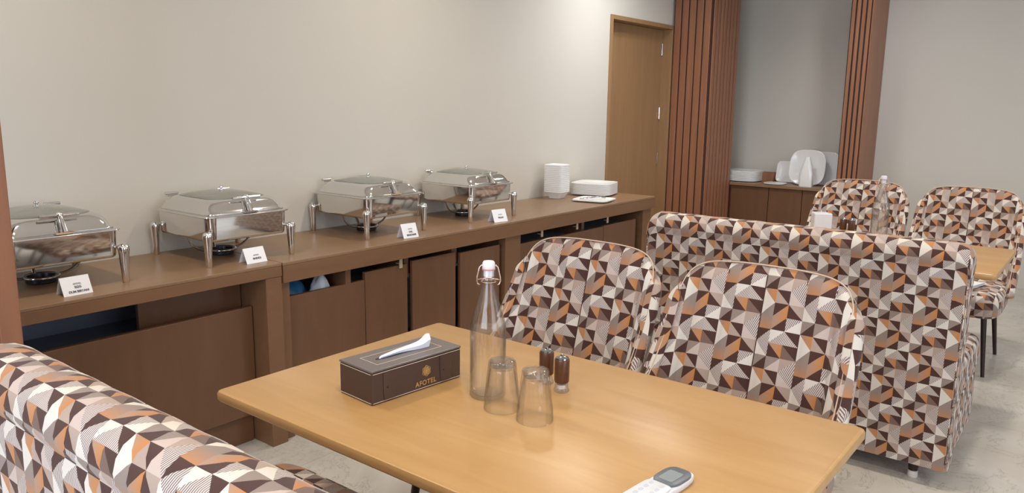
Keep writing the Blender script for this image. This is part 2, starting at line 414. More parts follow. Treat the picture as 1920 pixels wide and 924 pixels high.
r = empty('buffet_counter', (3.45, 2.9, 0)); X0 = 3.45
part('worktop', 'counter_top', [(1.858, 5.05, 2.618, 3.195, CT - .013, CT - .0005)], r, .002)
part('apron', 'counter', [(1.858, 5.05, 2.618, 2.646, CT - .085, CT - .0135)], r, .001)
for a, q in ((1.858, 1.905), (4.93, 5.05)): part('side_panel', 'counter', [(a, q, 2.648, 3.195, 0, CT - .0135)], r, .001)
part('pillar', 'counter', [(3.345, 3.485, 2.648, 2.70, 0, CT - .0865), (3.37, 3.46, 2.70, 3.165, .1, CT - .0865)], r, .001)
part('plinth', 'counter_panel', [(1.91, 3.34, 2.72, 2.74, 0, .10), (3.49, 4.925, 2.72, 2.74, 0, .10)], r, .001)
part('cabinet_body', 'cabinet_inside', [(1.91, 4.925, 3.17, 3.19, .1, .75), (1.91, 3.34, 2.70, 3.165, .10, .118), (3.49, 4.925, 2.70, 3.165, .10, .118),
     (1.91, 3.34, 2.70, 3.165, .568, .583), (3.49, 4.925, 2.70, 3.165, .568, .583)], r, .001)
part('divider', 'counter_panel', [(2.216, 2.246, 2.665, 3.16, .584, CT - .0865)], r, .001)
part('divider', 'counter_panel', [(2.60, 2.632, 2.69, 3.16, .584, CT - .0865)], r, .001)
part('divider', 'counter_panel', [(2.945, 2.985, 2.69, 3.16, .584, CT - .0865)], r, .001)
part('divider', 'counter_panel', [(4.19, 4.22, 2.69, 3.16, .584, CT - .0865)], r, .001)
for a, q, zt in ((1.912, 2.326, .612), (2.330, 2.598, .648), (2.634, 2.948, .655), (2.985, 3.315, .645), (3.49, 3.865, .622), (3.87, 4.42, .618), (4.425, 4.86, .622)):
    part('door', 'counter_panel', [(a, q, 2.664, 2.684, .11, zt)], r, .002)
for x in (2.545, 3.70, 4.08, 4.45):
    part('bracket', 'bracket', [(x - .009, x + .009, 2.65, 2.656, .635 if x < 3 else .64, CT - .087), (x - .009, x + .009, 2.656, 2.68, .655, .659)], r, .0005)
tag(r, 'long brown buffet counter with slotted doors running to the brown door', 'counter', 'buffet counter sections')

# things stowed in the slot under the counter
def crumple(name, m, cx, cy, z, rx, ry, h, seed, label, cat):
    rnd = random.Random(seed); b = MB(); rings = []; N = 20
    for k in range(7):
        t = k / 6; s_ = math.cos(t * math.pi / 2) ** 0.5 if k < 6 else .05
        rings.append([((rx * s_ * (1 + .18 * math.sin(3 * a + seed + 4 * t) + rnd.uniform(-.07, .07))) * math.cos(a), (ry * s_ * (1 + .15 * math.sin(5 * a + seed) + rnd.uniform(-.07, .07))) * math.sin(a), h * t * (1 + (.15 * math.sin(2 * a + seed)) * (t > 0))) for a in [2 * math.pi * i / N for i in range(N)]])
    b.loops(rings); o = b.build(name, m, smooth=True); o.location = (cx, cy, z); return tag(o, label, cat)
crumple('plastic_bag', 'blue_bag', 2.0, 2.80, .5835, .07, .08, .085, 2, 'blue plastic bag in the open slot under the buffet counter', 'bag')
crumple('folded_cloth', 'cloth', 2.135, 2.74, .5835, .045, .04, .08, 5, 'white crumpled cloth beside the blue bag in the counter slot', 'cloth')

# alcove sideboard
r = empty('alcove_sideboard', (7.14, 2.45, 0)); X0, Y0 = 7.14, 2.45
part('worktop', 'counter_top', [(6.90, 7.366, 1.895, 2.82, .705, .73)], r, .002)
part('cabinet_body', 'counter_panel', [(6.955, 7.366, 1.895, 2.82, 0, .7045)], r, .002)
for a, q in ((1.90, 2.16), (2.165, 2.46), (2.465, 2.815)): part('door', 'counter_panel', [(6.932, 6.953, a, q, .08, .70)], r, .002)
# the part of the worktop that runs on behind the slatted column
part('worktop_end', 'counter_top', [(6.96, 7.366, 2.823, 3.19, .705, .73)], r, .002)
part('cabinet_end', 'counter_panel', [(6.96, 7.366, 2.823, 3.19, 0, .7045)], r, .002)
tag(r, 'low dark brown sideboard in the alcove between two slatted columns', 'sideboard')

# ------------------------------------------------------------------ chafing dishes
def chafing_dish():
    r = empty('chafing_dish'); hx, hy = .183, .200
    MB().rrloft([(.165, .182, .0935, .02), (.174, .191, .0945, .026), (.178, .195, .098, .03), (.180, .197, .105, .032), (hx, hy, .191, .034)]).build('water_pan', 'chrome', r, smooth='auto')
    MB().rrloft([(hx + .0005, hy + .0005, .189, .034), (hx + .011, hy + .011, .1905, .04), (hx + .013, hy + .013, .1925, .042), (hx + .012, hy + .012, .196, .042), (hx + .004, hy + .004, .1985, .038), (hx - .006, hy - .006, .1985, .03)]).build('rim', 'chrome', r, smooth='auto')
    secs = [(.179, .196, .1987, .034), (.179, .196, .2035, .036), (.174, .190, .2065, .038), (.168, .183, .220, .042), (.161, .175, .234, .047), (.155, .169, .243, .052), (.147, .161, .2495, .056), (.138, .152, .2530, .06), (.130, .146, .254, .064)]
    lid = MB().rrloft(secs, cap1=False).build('lid', 'chrome', r, smooth=True)
    MB().rrloft([(.133, .149, .2538, .066), (.131, .147, .2560, .066), (.110, .128, .262, .066), (.08, .095, .269, .06), (.04, .05, .2745, .038), (.004, .005, .276, .003)]).build('lid_window', 'lid_glass', lid, smooth=True)
    MB().lathe([(.012, .2745), (.012, .277), (.004, .278), (.004, .281), (.008, .283), (.009, .287), (.007, .291), (.001, .2925)], 16).build('knob', 'chrome', lid, smooth='auto')
    # handle: forked arm from the rim up to a cross bar
    hd = MB(); hd.box(-.028, .028, -.212, -.196, .1990, .2055); hd.tube([(0, -.208, .203), (0, -.196, .228), (.0, -.183, .250), (0, -.178, .258)], [.012, .011, .0105, .009], 10); hd.ball((0, -.177, .259), .0115)
    hd.build('handle_arm', 'chrome', lid, smooth='auto')
    MB().tube([(-.062, -.178, .258), (.062, -.178, .258)], .0068, 12).build('handle_bar', 'chrome', lid, smooth='auto')
    for s in (-1, 1):
        h = MB(); h.box(s * .12 - .022, s * .12 + .022, .172, .192, .243, .253); h.tube([(s * .12 - .028, .182, .256), (s * .12 + .028, .182, .256)], .006, 10)
        h.build('hinge', 'chrome', lid, smooth='auto')
    for sx in (-1, 1):
        for sy in (-1, 1):
            c = (sx * (hx + .009), sy * (hy + .001), 0)
            g_ = MB().lathe([(.0105, 0), (.0118, .002), (.0130, .04), (.0165, .09), (.0185, .112), (.0198, .120), (.0192, .128), (.0150, .136), (.007, .1405), (.0005, .1415)], 20, c)
            lg = g_.build('leg', 'chrome', r, smooth='auto')
            b_ = MB(); b_.tube([(c[0] - sx * .022, c[1] - sy * .018, .128), (c[0] - sx * .006, c[1] - sy * .004, .128)], .0065, 10)
            b_.build('leg_bolt', 'chrome', lg, smooth='auto')
    st = MB()
    for sx in (-1, 1):
        pts = [(sx * (.150 - .095 * (1 - math.cos(t))), 0.02, .100 - .078 * math.sin(t)) for t in [math.pi / 2 * i / 12 for i in range(13)]]
        st.tube(pts, .005, 8)
    st.tube([(.056 * math.cos(a), .02 + .056 * math.sin(a), .022) for a in [2 * math.pi * i / 32 for i in range(32)]], .006, 10, closed=True)
    st.tube([(0, .076, .022), (0, .10, .06), (0, .10, .10)], .007, 8)
    st.build('burner_bracket', 'steel_dark', r, smooth='auto')
    MB().lathe([(.046, .001), (.05, .004), (.05, .024), (.044, .024), (.042, .012), (.001, .012)], 32, (0, .02, 0)).build('fuel_dish', 'burner', r, smooth='auto')
    tag(r, 'polished steel chafing dish at the left end of the counter, cut off by the column', 'chafing dish', 'chafing dishes on the buffet counter')
    return r
cdish = chafing_dish(); cdish.location = (1.092, 2.945, CT)
copy_tree(cdish, (1.803, 2.95, CT), 0, 'polished steel chafing dish second from the left, over the counter joint')
copy_tree(cdish, (2.635, 2.975, CT), 0, 'polished steel chafing dish third from the left, behind the third menu card')
copy_tree(cdish, (3.372, 2.965, CT), 0, 'smallest looking chafing dish, nearest the stack of white bowls')

# menu cards
def menu_card(loc, rz, wd, lines, label, ht=.058):
    r = empty('menu_card', loc, rz); dp = .026; h = wd / 2
    b = MB(); t = .0012
    b.prism([(-dp, 0), (0, ht), (0, ht + t), (-dp - t * 1.3, 0)], 0, -h, h)
    b.prism([(dp, 0), (0, ht), (0, ht + t), (dp + t * 1.3, 0)], 0, -h, h)
    b.build('folded_card', 'white_paper', r)
    a = math.atan2(ht, dp)
    for (body, size, v, bold) in lines:
        f = v  # fraction up the slope
        pos = Vector((.004, -dp * (1 - f) - .0021, ht * f + .0008))
        mw = Matrix.Translation(pos) @ Matrix.Rotation(a, 4, 'X')
        text_mesh('lettering', body, size, 'ink', r, mw, bold)
    return tag(r, label, 'menu card', 'white menu cards in front of the chafing dishes')
menu_card((1.095, 2.69 + .018, CT), math.radians(2), .094, [('AFOTEL', .0075, .60, 0), ('EGG', .011, .42, .0003), ('DUM BIRYANI', .0105, .18, .0003)], 'white folded menu card with three lines, in front of the leftmost chafing dish')
menu_card((1.79, 2.705 + .018, CT), math.radians(2), .096, [('AFOTEL', .0075, .5, 0), ('BHINDI', .0115, .28, .0003)], 'white folded menu card with two lines, in front of the second chafing dish')
menu_card((2.625, 2.672 + .012, CT), math.radians(-6), .092, [('AFOTEL', .0075, .62, 0), ('DAL', .0115, .42, .0004), ('MAKHANI', .0125, .2, .0005)], 'white folded menu card in front of the third chafing dish', .066)
menu_card((3.325, 2.675 + .012, CT), math.radians(-9), .10, [('AFOTEL', .0075, .58, 0), ('PULAO', .012, .34, .0005)], 'white folded menu card in front of the chafing dish nearest the bowls', .066)

# ------------------------------------------------------------------ crockery on the counter
def sq_dish(name, half, h, lip, m='ceramic', e=7, foot=.6, rim=.006):
    b = MB(); t = .0035
    b.superloft([(half * foot, half * foot, 0, e), (half * foot + .002, half * foot + .002, h * .12, e), (half * .95, half * .95, h - rim, e), (half, half, h - rim + .0008, e), (half, half, h + lip - .001, e), (half - .0015, half - .0015, h + lip, e),
                 (half * .93, half * .93, h + lip * .5, e), (half * foot, half * foot, h * .12 + t, e), (.002, .002, h * .12 + t, 2)], seg=56, cap1=True)
    return b.build(name, m, smooth='auto')
ORD = ['lowest', 'second from the bottom', 'third from the bottom', 'fourth from the bottom', 'fifth from the bottom', 'sixth from the bottom', 'seventh from the bottom', 'eighth, in the middle',
       'seventh from the top', 'sixth from the top', 'fifth from the top', 'fourth from the top', 'third from the top', 'second from the top', 'topmost']
def nth(i, n): return ORD[i] if i < (n + 1) // 2 else ORD[15 - (n - i)]
bowl = sq_dish('square_bowl', .072, .052, .003, rim=.0085)
n = 15
for i in range(n):
    o = bowl if i == 0 else bowl.copy()
    if i: COL.objects.link(o)
    o.location = (4.455, 3.075, CT + .0005 + i * .0128); o.rotation_euler = (0, 0, math.radians(6))
    tag(o, 'white square bowl in the tall stack by the wall, ' + nth(i, n), 'bowl', 'stacked white bowls on the buffet counter')
plate = sq_dish('square_plate', .150, .016, .002, e=5, foot=.62, rim=.0065)
n = 9
for i in range(n):
    o = plate if i == 0 else plate.copy()
    if i: COL.objects.link(o)
    o.location = (4.83, 3.0, CT + .0005 + i * .0090); o.rotation_euler = (0, 0, math.radians(14))
    tag(o, 'white square plate in the stack nearest the door, ' + nth(i, n), 'plate', 'stacked white plates on the buffet counter')
pl = sq_dish('serving_plate', .125, .013, .002, e=7, foot=.8); pl.location = (4.50, 2.795, CT + .0005); pl.rotation_euler = (0, 0, math.radians(12))
tag(pl, 'single white square plate carrying tongs, before the stacked plates', 'plate')
r = empty('serving_tongs', (4.49, 2.80, CT + .012), math.radians(-25))
for s in (-1, 1):
    b = MB(); b.tube([(-.085, 0, .006), (-.03, s * .012, .010), (.05, s * .02, .011), (.09, s * .016, .009)], [.006, .0045, .005, .010], 8); b.build('arm', 'chrome', r, smooth=True)
b = MB(); b.tube([(-.09, -.006, .006), (-.098, 0, .007), (-.09, .006, .006)], .006, 8); b.build('spring', 'chrome', r, smooth=True)
tag(r, 'steel serving tongs lying on the single white square plate', 'tongs')

# ------------------------------------------------------------------ alcove crockery
SB = .7305
pl2 = sq_dish('oval_platter', .165, .016, .002, e=4, foot=.6, rim=.010)
for i in range(7):
    o = pl2 if i == 0 else pl2.copy()
    if i: COL.objects.link(o)
    o.location = (7.15, 2.79, SB + .0005 + i * .0135)
    tag(o, 'white dish in the low stack on the alcove sideboard, ' + nth(i, 7), 'dish', 'stacked white dishes on the alcove sideboard')
r = empty('wooden_box', (7.24, 2.585, SB))
b = MB(); b.box(-.05, .05, -.06, -.052, 0, .085); b.box(-.05, .05, .052, .06, 0, .085); b.box(-.05, -.042, -.052, .052, 0, .085); b.box(.042, .05, -.052, .052, 0, .085); b.box(-.042, .042, -.052, .052, 0, .006)
b.build('box_body', 'column', r, bevel=.002); tag(r, 'small reddish wooden box behind the low stack of white dishes', 'box')
o = sq_dish('saucer', .095, .010, .002, e=3); o.location = (7.02, 2.44, SB + .0005); tag(o, 'small white saucer lying flat on the alcove sideboard', 'saucer')
def leaning(o, x, y, half, tilt, z=SB + .001):
    o.rotation_euler = (0, -math.pi / 2 + tilt, 0)
    o.location = (x, y, z + half * math.cos(tilt)); return o
o = leaning(sq_dish('square_plate', .098, .012, .002, e=6, foot=.75), 7.27, 2.42, .098, math.radians(14)); tag(o, 'small white square plate leaning upright behind the flat saucer', 'plate')
o = leaning(sq_dish('serving_platter', .158, .016, .003, e=3.2, foot=.78), 7.13, 2.195, .158, math.radians(10)); tag(o, 'large white rounded platter standing upright in the alcove', 'platter')
o = leaning(sq_dish('serving_platter', .150, .016, .003, e=3.6, foot=.78), 7.26, 2.10, .150, math.radians(12)); tag(o, 'white platter half hidden behind the large upright platter', 'platter')
r = empty('ceramic_carafe', (6.985, 2.155, SB + .0005))
MB().superloft([(.034, .056, 0, 5), (.034, .057, .05, 5), (.033, .056, .12, 4), (.026, .040, .19, 3), (.02, .026, .235, 2.5), (.018, .022, .262, 2.5), (.014, .018, .262, 2.5), (.01, .014, .20, 2.5)], seg=40).build('carafe_body', 'ceramic', r, smooth='auto')
tag(r, 'pale narrow-necked ceramic carafe in front of the large upright platter', 'carafe')

# ------------------------------------------------------------------ banquette sofas
def sofa_part_back(root, T, W, zt):
    """profile in (x, z), u along Y; ends closed with a rounded inset"""
    prof = [(.012, .07), (0, .075), (0, .30), (0, .55), (0, .78), (.001, .832), (.007, .843), (.009, .848), (.003, .855), (-.006, .872), (-.008, .893), (-.002, .918), (.013, .938), (.038, .951), (.072, .956),
            (.108, .952), (.136, .938), (.152, .916), (.158, .89), (.154, .865), (.146, .848), (.143, .84), (.146, .82), (.150, .70), (.150, .55), (.150, .44), (.149, .07)]
    prof = [(x * .8 if x > 0 else x, z if z < .86 else .86 + (z - .86) * .85) for x, z in prof]
    arc = [0]
    for a, q in zip(prof, prof[1:]): arc.append(arc[-1] + math.dist(a, q))
    ys = [-W / 2 + i * W / 64 for i in range(65)]
    cx = .06; cz = .50
    bm = bmesh.new(); uvd = {}
    rings = []
    rows = [(-W / 2, .965)] + [(-W / 2 + .004, .985), (-W / 2 + .012, .996)] + [(y, 1) for y in ys[1:-1]] + [(W / 2 - .012, .996), (W / 2 - .004, .985), (W / 2, .965)]
    for y, s in rows:
        d = (W / 2 - abs(y)); cr = max(0.0, 1 - d / .05); drop = .05 * (1 - math.sqrt(max(0, 1 - cr * cr)))
        ring = []
        for j, (x, z) in enumerate(prof):
            pf = .0012 * math.sin(y * 2 * math.pi / .135) if .86 < z and -1 < x < 1 else 0
            zz = z
            if z > .5: zz = z - drop * (z - .5) / .456
            xx = cx + (x - cx) * (s if s < 1 else 1) + (0)
            ring.append(bm.verts.new((xx, y, zz + pf * (z - .85) / .1))); uvd[ring[-1]] = (y, arc[j])
        rings.append(ring)
    for a, q in zip(rings, rings[1:]):
        for j in range(len(prof) - 1): bm.faces.new((a[j], q[j], q[j + 1], a[j + 1]))
        bm.faces.new((a[-1], q[-1], q[0], a[0]))
    c0 = bm.faces.new(rings[0]); c1 = bm.faces.new(list(reversed(rings[-1])))
    bmesh.ops.recalc_face_normals(bm, faces=bm.faces)
    uvl = bm.loops.layers.uv.new('UVMap')
    for f in bm.faces:
        for l in f.loops:
            l[uvl].uv = (l.vert.co.x + .3, l.vert.co.z) if abs(f.normal.y) > .8 else uvd[l.vert]
    me = bpy.data.meshes.new('backrest'); bm.to_mesh(me); bm.free(); me.materials.append(M['fabric'])
    for p in me.polygons: p.use_smooth = len(p.vertices) == 4
    o = bpy.data.objects.new('backrest', me); COL.objects.link(o); o.parent = root; me.set_sharp_from_angle(angle=math.radians(55))
    for s in (-1, 1):
        pp = MB().tube([(.002, s * (W / 2 - .004), .09), (.002, s * (W / 2 - .004), .5), (.003, s * (W / 2 - .004), .835)], .0035, 6)
        pp.build('piping', 'fabric', o, smooth=True, uv=True)
    return o
def sofa():
    r = empty('banquette_sofa'); W = 1.30
    sofa_part_back(r, .15, W, .955)
    def cush(x0, x1, z0, z1, rr, name):
        b = MB(); cx = (x0 + x1) / 2; hx = (x1 - x0) / 2; hy = W / 2 - .012; secs = []
        for i in range(9):
            t = math.pi / 2 * i / 8; secs.append((hx - rr * (1 - math.cos(t)), hy - rr * (1 - math.cos(t)), z1 - rr * (1 - math.sin(t)), 14))
        b.superloft([(hx - .01, hy - .01, z0, 14), (hx, hy, z0 + .01, 14), (hx + .004, hy + .003, (z0 + z1) / 2, 14)] + secs, seg=96, c=(cx, 0))
        return b.build(name, 'fabric', r, smooth='auto', uv=True)
    cush(.126, .735, .30, .455, .035, 'seat_cushion')
    cush(.126, .72, .07, .2995, .012, 'seat_base')
    for x in (.06, .68):
        for s in (-1, 1):
            l = MB().lathe([(.017, .028), (.021, .07)], 20, (x, s * (W / 2 - .12), 0)).build('leg', 'darkmetal', r, smooth='auto')
            MB().lathe([(.017, 0), (.019, .003), (.018, .0275)], 20, (x, s * (W / 2 - .12), 0)).build('foot_cap', 'rubber', l, smooth='auto')
    return r
near = sofa(); near.location = (.475, 1.085, 0)
tag(near, 'geometric-print banquette sofa in the left foreground, seen over its back', 'sofa', 'geometric-print banquette sofas')
copy_tree(near, (3.155, 1.02, 0), 0, 'geometric-print banquette sofa behind the two near chairs, its tall back facing us')

# ------------------------------------------------------------------ tub chairs
def tub_chair():
    r = empty('tub_chair')
    ns, nt = 72, 20; z0 = .40; T = .046
    def base(s, t):
        zc = .957 - .030 * s * s - .090 * abs(s) ** 4.5
        z = z0 + (zc - z0) * t
        h = (z - z0) / (.955 - z0)
        wrap = .27 * max(0, 1 - h) ** 2.3 + .03
        xc = .245 + .165 * h
        wd = .272 - .022 * h ** 2
        x = xc - wrap * abs(s) ** 3.2
        y = wd * math.copysign(math.sin(min(1, abs(s)) * math.pi / 2) ** .92, s) if True else 0
        return Vector((x, y, z))
    def nrm(s, t):
        e = .004; a = base(min(1, s + e), t) - base(max(-1, s - e), t); c = base(s, min(1, t + e)) - base(s, max(0, t - e))
        n_ = a.cross(c); n_.normalize(); return n_ if n_.x > 0 or abs(s) > .9 and n_.y * s > 0 else -n_
    bm = bmesh.new(); uvd = {}; F = []; Bk = []
    ss = [math.copysign(1 - (1 - abs(-1 + 2 * i / ns)) ** 1.15, -1 + 2 * i / ns) for i in range(ns + 1)]
    for j in range(nt + 1):
        t = 1 - (1 - j / nt) ** 1.25; fr, bk = [], []; tm = .35 + .65 * t; ac = [0.0]
        for s1, s2 in zip(ss, ss[1:]): ac.append(ac[-1] + (base(s2, tm) - base(s1, tm)).xy.length)
        for s, au in zip(ss, ac):
            p = base(s, t); n_ = nrm(s, t)
            edge = min(1, (1 - abs(s)) / .10) ; et = min(1, (1 - t) / .10); k = min(edge, et); rnd = math.sqrt(max(0, 1 - (1 - k) ** 2))
            seam = abs(math.sin(3.5 * math.pi * s)) ** .5
            puff = .019 * seam * (.35 + .65 * k)
            th = T * (.30 + .70 * rnd)
            q = p - n_ * (puff + (th - T) * .5); w_ = p + n_ * (th * .8)
            u_ = au - ac[-1] / 2
            v1 = bm.verts.new(q); v2 = bm.verts.new(w_); uvd[v1] = (u_, p.z); uvd[v2] = (u_ + .9, p.z)
            fr.append(v1); bk.append(v2)
        F.append(fr); Bk.append(bk)
    for A, fl in ((F, 0), (Bk, 1)):
        for a, q in zip(A, A[1:]):
            for i in range(ns):
                v = (a[i], a[i + 1], q[i + 1], q[i]); bm.faces.new(v if fl else v[::-1])
    bd = lambda A: A[0][:] + [row[-1] for row in A[1:]] + A[-1][-2::-1] + [row[0] for row in A[-2:0:-1]]
    a, q = bd(F), bd(Bk)
    for i in range(len(a)):
        j = (i + 1) % len(a); bm.faces.new((a[i], a[j], q[j], q[i]))
    bmesh.ops.recalc_face_normals(bm, faces=bm.faces)
    uvl = bm.loops.layers.uv.new('UVMap')
    for f in bm.faces:
        for l in f.loops: l[uvl].uv = uvd[l.vert]
    me = bpy.data.meshes.new('backrest'); bm.to_mesh(me); bm.free(); me.materials.append(M['fabric'])
    for p in me.polygons: p.use_smooth = True
    o = bpy.data.objects.new('backrest', me); COL.objects.link(o); o.parent = r
    # piping round the free edge
    pts = []
    for j in range(2, 21): pts.append(base(-1, j / 20))
    for i in range(1, 60): pts.append(base(-1 + 2 * i / 60, 1))
    for j in range(20, 1, -1): pts.append(base(1, j / 20))
    MB().tube([tuple(p + Vector((.006, 0, .001))) for p in pts], .0022, 8).build('piping', 'piping', o, smooth=True)
    for k_ in range(-3, 4):
        s_ = k_ / 3.5; q_ = [base(s_, t / 24) for t in range(2, 24)]
        MB().tube([tuple(p - nrm(s_, t / 24) * .001) for t, p in zip(range(2, 24), q_)], .0016, 6).build('seam', 'column_core', o, smooth=True)
    # seat
    b = MB(); secs = []
    hx, hy = .285, .272
    for hh, ins in ((.318, .03), (.322, .012), (.335, .002), (.36, 0), (.40, 0), (.425, .006), (.442, .02), (.452, .045), (.457, .10), (.459, .20)):
        secs.append((hx - ins, hy - ins, hh, 5.5))
    b.superloft(secs, seg=80, c=(-.03, 0)); b.build('seat', 'fabric', r, smooth='auto', uv=True)
    for sx, sy in ((-1, -1), (-1, 1), (1, -1), (1, 1)):
        x, y = (-.24 if sx < 0 else .17), sy * .20
        b = MB(); b.tube([(x * 1.16 + (.0 if sx < 0 else .03), y * 1.16, 0), (x, y, .325)], [.0095, .0155], 12); b.build('leg', 'darkmetal', r, smooth='auto')
    return tag(r, 'patterned tub chair beside the buffet counter, on the left of the near table', 'chair', 'patterned tub chairs')
ch = tub_chair(); ch.location = (1.835, 1.390, 0)
copy_tree(ch, (1.825, .775, 0), 0, 'patterned tub chair nearest us, in front of the tall sofa back')
copy_tree(ch, (5.0, 1.295, 0), 0, 'far patterned tub chair nearest the alcove, behind the bottle')
copy_tree(ch, (5.0, .672, 0), 0, 'far patterned tub chair against the bare wall at the right edge')

# ------------------------------------------------------------------ tables
def dining_table(w, l):
    r = empty('dining_table'); hx, hy = w / 2, l / 2
    b = MB(); e = 22
    secs = [(hx - .014, hy - .010, .7220, .012), (hx - .004, hy - .003, .7245, .014), (hx, hy, .730, .015), (hx, hy, .743, .015), (hx - .002, hy - .002, .748, .015), (hx - .006, hy - .006, .75, .013)]
    b.rrloft(secs); b.build('tabletop', 'oak', r, smooth='auto')
    for s in (-1, 1):
        y = s * .235
        p = MB(); p.lathe([(.032, .012), (.032, .705)], 24, (0, y, 0)); p.build('leg', 'darkmetal', r, smooth='auto')
        MB().superloft([(.20, .045, 0, 6), (.20, .045, .008, 6), (.06, .04, .013, 4)], seg=48, c=(0, y)).build('base_foot', 'darkmetal', r, smooth='auto')
        MB().box(-.25, .25, y - .03, y + .03, .7055, .7215).build('bracket', 'darkmetal', r, bevel=.002)
    return r
t1 = dining_table(.762, 1.25); t1.location = (1.315, .978, 0)
tag(t1, 'light oak dining table in the foreground with tissue box and bottle', 'table', 'light oak dining tables')
copy_tree(t1, (4.075, .965, 0), 0, 'far light oak dining table beyond the tall sofa back')

# ------------------------------------------------------------------ bottles
TZ = .7503
def bottle(fill):
    r = empty('swing_top_bottle')
    out = [(.0385, .0), (.0408, .004), (.0408, .165), (.0400, .178), (.036, .197), (.029, .222), (.0215, .248), (.0165, .270), (.0145, .284), (.0145, .287), (.0175, .290), (.0175, .300), (.0155, .304), (.0165, .312), (.0155, .316)]
    inn = [(.0118, .316), (.0118, .286), (.0140, .270), (.0190, .247), (.0265, .221), (.0335, .196), (.0374, .177), (.0380, .165), (.0380, .012), (.034, .008), (.001, .011)]
    MB().lathe(out + inn, 48).build('bottle_glass', 'glass', r, smooth='auto')
    if fill: MB().lathe([(.001, .0112), (.0339, .0083), (.03785, .0122), (.03785, fill), (.001, fill)], 48).build('water', 'water', r, smooth='auto')
    st = MB().lathe([(.0112, .300), (.0118, .3165), (.0135, .3170), (.0145, .3185), (.0140, .333), (.0115, .337), (.001, .338)], 24).build('stopper', 'white_plastic', r, smooth='auto')
    MB().lathe([(.0122, .3163), (.0150, .3166), (.0150, .3195), (.0147, .3196)], 24, cap0=False, cap1=False).build('gasket', 'red_gasket', st, smooth='auto')
    wr = MB(); d = Vector((.62, -.78, 0))   # the bail lies across the line of sight of a seated guest
    def P(a, z, o=0.0): return tuple(d * a + Vector((d.y, -d.x, 0)) * o + Vector((0, 0, z)))
    for s in (-1, 1):
        wr.tube([P(0, .327), P(s * .016, .327), P(s * .0205, .322), P(s * .026, .298), P(s * .0265, .289), P(s * .024, .281), P(s * .019, .279)], .0016, 8)
        wr.tube([P(s * .0255, .291), P(s * .02, .294, .006), P(s * .013, .297, .0135), P(0, .3015, .0185)], .0014, 8)
    wr.tube([(.0163 * math.cos(a), .0163 * math.sin(a), .2875) for a in [2 * math.pi * i / 24 for i in range(24)]], .0011, 6, closed=True)
    wr.build('wire_bail', 'bail', r, smooth=True)
    return r
bt = bottle(.172); bt.location = (1.322, 1.094, TZ); bt.scale = (1.02, 1.02, .945)
tag(bt, 'clear swing-top glass bottle of water standing beside the tissue box', 'bottle')
b2 = bottle(.15); b2.location = (4.22, .92, TZ); tag(b2, 'clear swing-top bottle on the far table, in front of the far chairs', 'bottle')

# ------------------------------------------------------------------ upturned tumblers
def tumbler():
    def wob(a, z):
        k = max(0.0, min(1.0, (z - .030) / .012)); return 1 - .065 * k * (abs(math.cos(5 * a)) ** 1.5)
    out = [(.0400, 0), (.0404, .002), (.0396, .020), (.0388, .030), (.0378, .040), (.0355, .062), (.0325, .090), (.0305, .108), (.0290, .113), (.022, .1145), (.012, .1125), (.001, .112)]
    inn = [(.001, .0965), (.020, .0968), (.0262, .094), (.0285, .086), (.0345, .045), (.0368, .024), (.0382, .001)]
    b = MB(); b.lathe(out, 80, wob=wob, cap0=False, cap1=True)
    b.lathe(inn, 80, cap0=True, cap1=False)
    # join the lip
    bm = b.bm; bm.verts.ensure_lookup_table(); lo = [v for v in bm.verts]
    n_ = 80; A = lo[0:n_]; B_ = lo[len(out) * n_ + (len(inn) - 1) * n_: len(out) * n_ + len(inn) * n_]
    for i in range(n_):
        j = (i + 1) % n_; bm.faces.new((A[i], A[j], B_[j], B_[i]))
    r = empty('drinking_glass'); b.build('glass_wall', 'glass', r, smooth='auto')
    MB().lathe([(.001, .0975), (.0235, .0978), (.0270, .101), (.0272, .109), (.024, .1115), (.001, .1112)], 40).build('glass_base', 'glass_solid', r, smooth='auto')
    return r
tg = tumbler(); tg.location = (1.280, 1.018, TZ)
tag(tg, 'clear faceted tumbler upside down on the table, touching distance from the bottle', 'glass', 'upturned tumblers')
copy_tree(tg, (1.276, .924, TZ), .3, 'clear faceted tumbler upside down, in front of the two shakers')

# ------------------------------------------------------------------ shakers
def shaker():
    r = empty('salt_shaker')
    MB().lathe([(.0165, 0), (.0185, .002), (.0185, .006), (.0160, .010), (.0150, .024), (.012, .024), (.011, .008), (.001, .007)], 12).build('glass_base', 'glass', r, smooth='auto')
    MB().lathe([(.001, .0085), (.0104, .0085), (.0112, .018), (.001, .018)], 20).build('contents', 'salt', r, smooth='auto')
    MB().lathe([(.001, .0242), (.0165, .0242), (.0178, .027), (.0178, .078), (.0165, .081), (.001, .081)], 32).build('grip', 'shaker_wood', r, smooth='auto')
    MB().lathe([(.001, .0812), (.0160, .0812), (.0155, .084), (.010, .0865), (.0045, .0875), (.0040, .091), (.001, .0925)], 28).build('cap', 'steel_dark', r, smooth='auto')
    return r
s1 = shaker(); s1.location = (1.452, .975, TZ); tag(s1, 'dark wooden shaker with glass foot, the nearer of the pair on the near table', 'shaker', 'wooden shakers')
copy_tree(s1, (1.474, 1.035, TZ), .4, 'dark wooden shaker with steel top, further of the near table pair, by the bottle')
copy_tree(s1, (4.36, 1.13, TZ), 0, 'small shaker on the far table, on the napkin box side')
copy_tree(s1, (4.35, 1.085, TZ), 0, 'small shaker on the far table, on the bottle side')
r = empty('napkin_box', (4.2, 1.20, TZ), math.radians(30))
MB().box(-.04, .04, -.045, .045, 0, .125).build('box_body', 'white_plastic', r, bevel=.006, bseg=3)
MB().box(-.028, .028, -.035, -.033 + .002, .1252, .1256).build('slot', 'ink', r)
tag(r, 'plain white napkin box on the far table', 'napkin box')
r = empty('folded_newspaper', (4.86, .66, .4605), math.radians(-14))
rnd = random.Random(4)
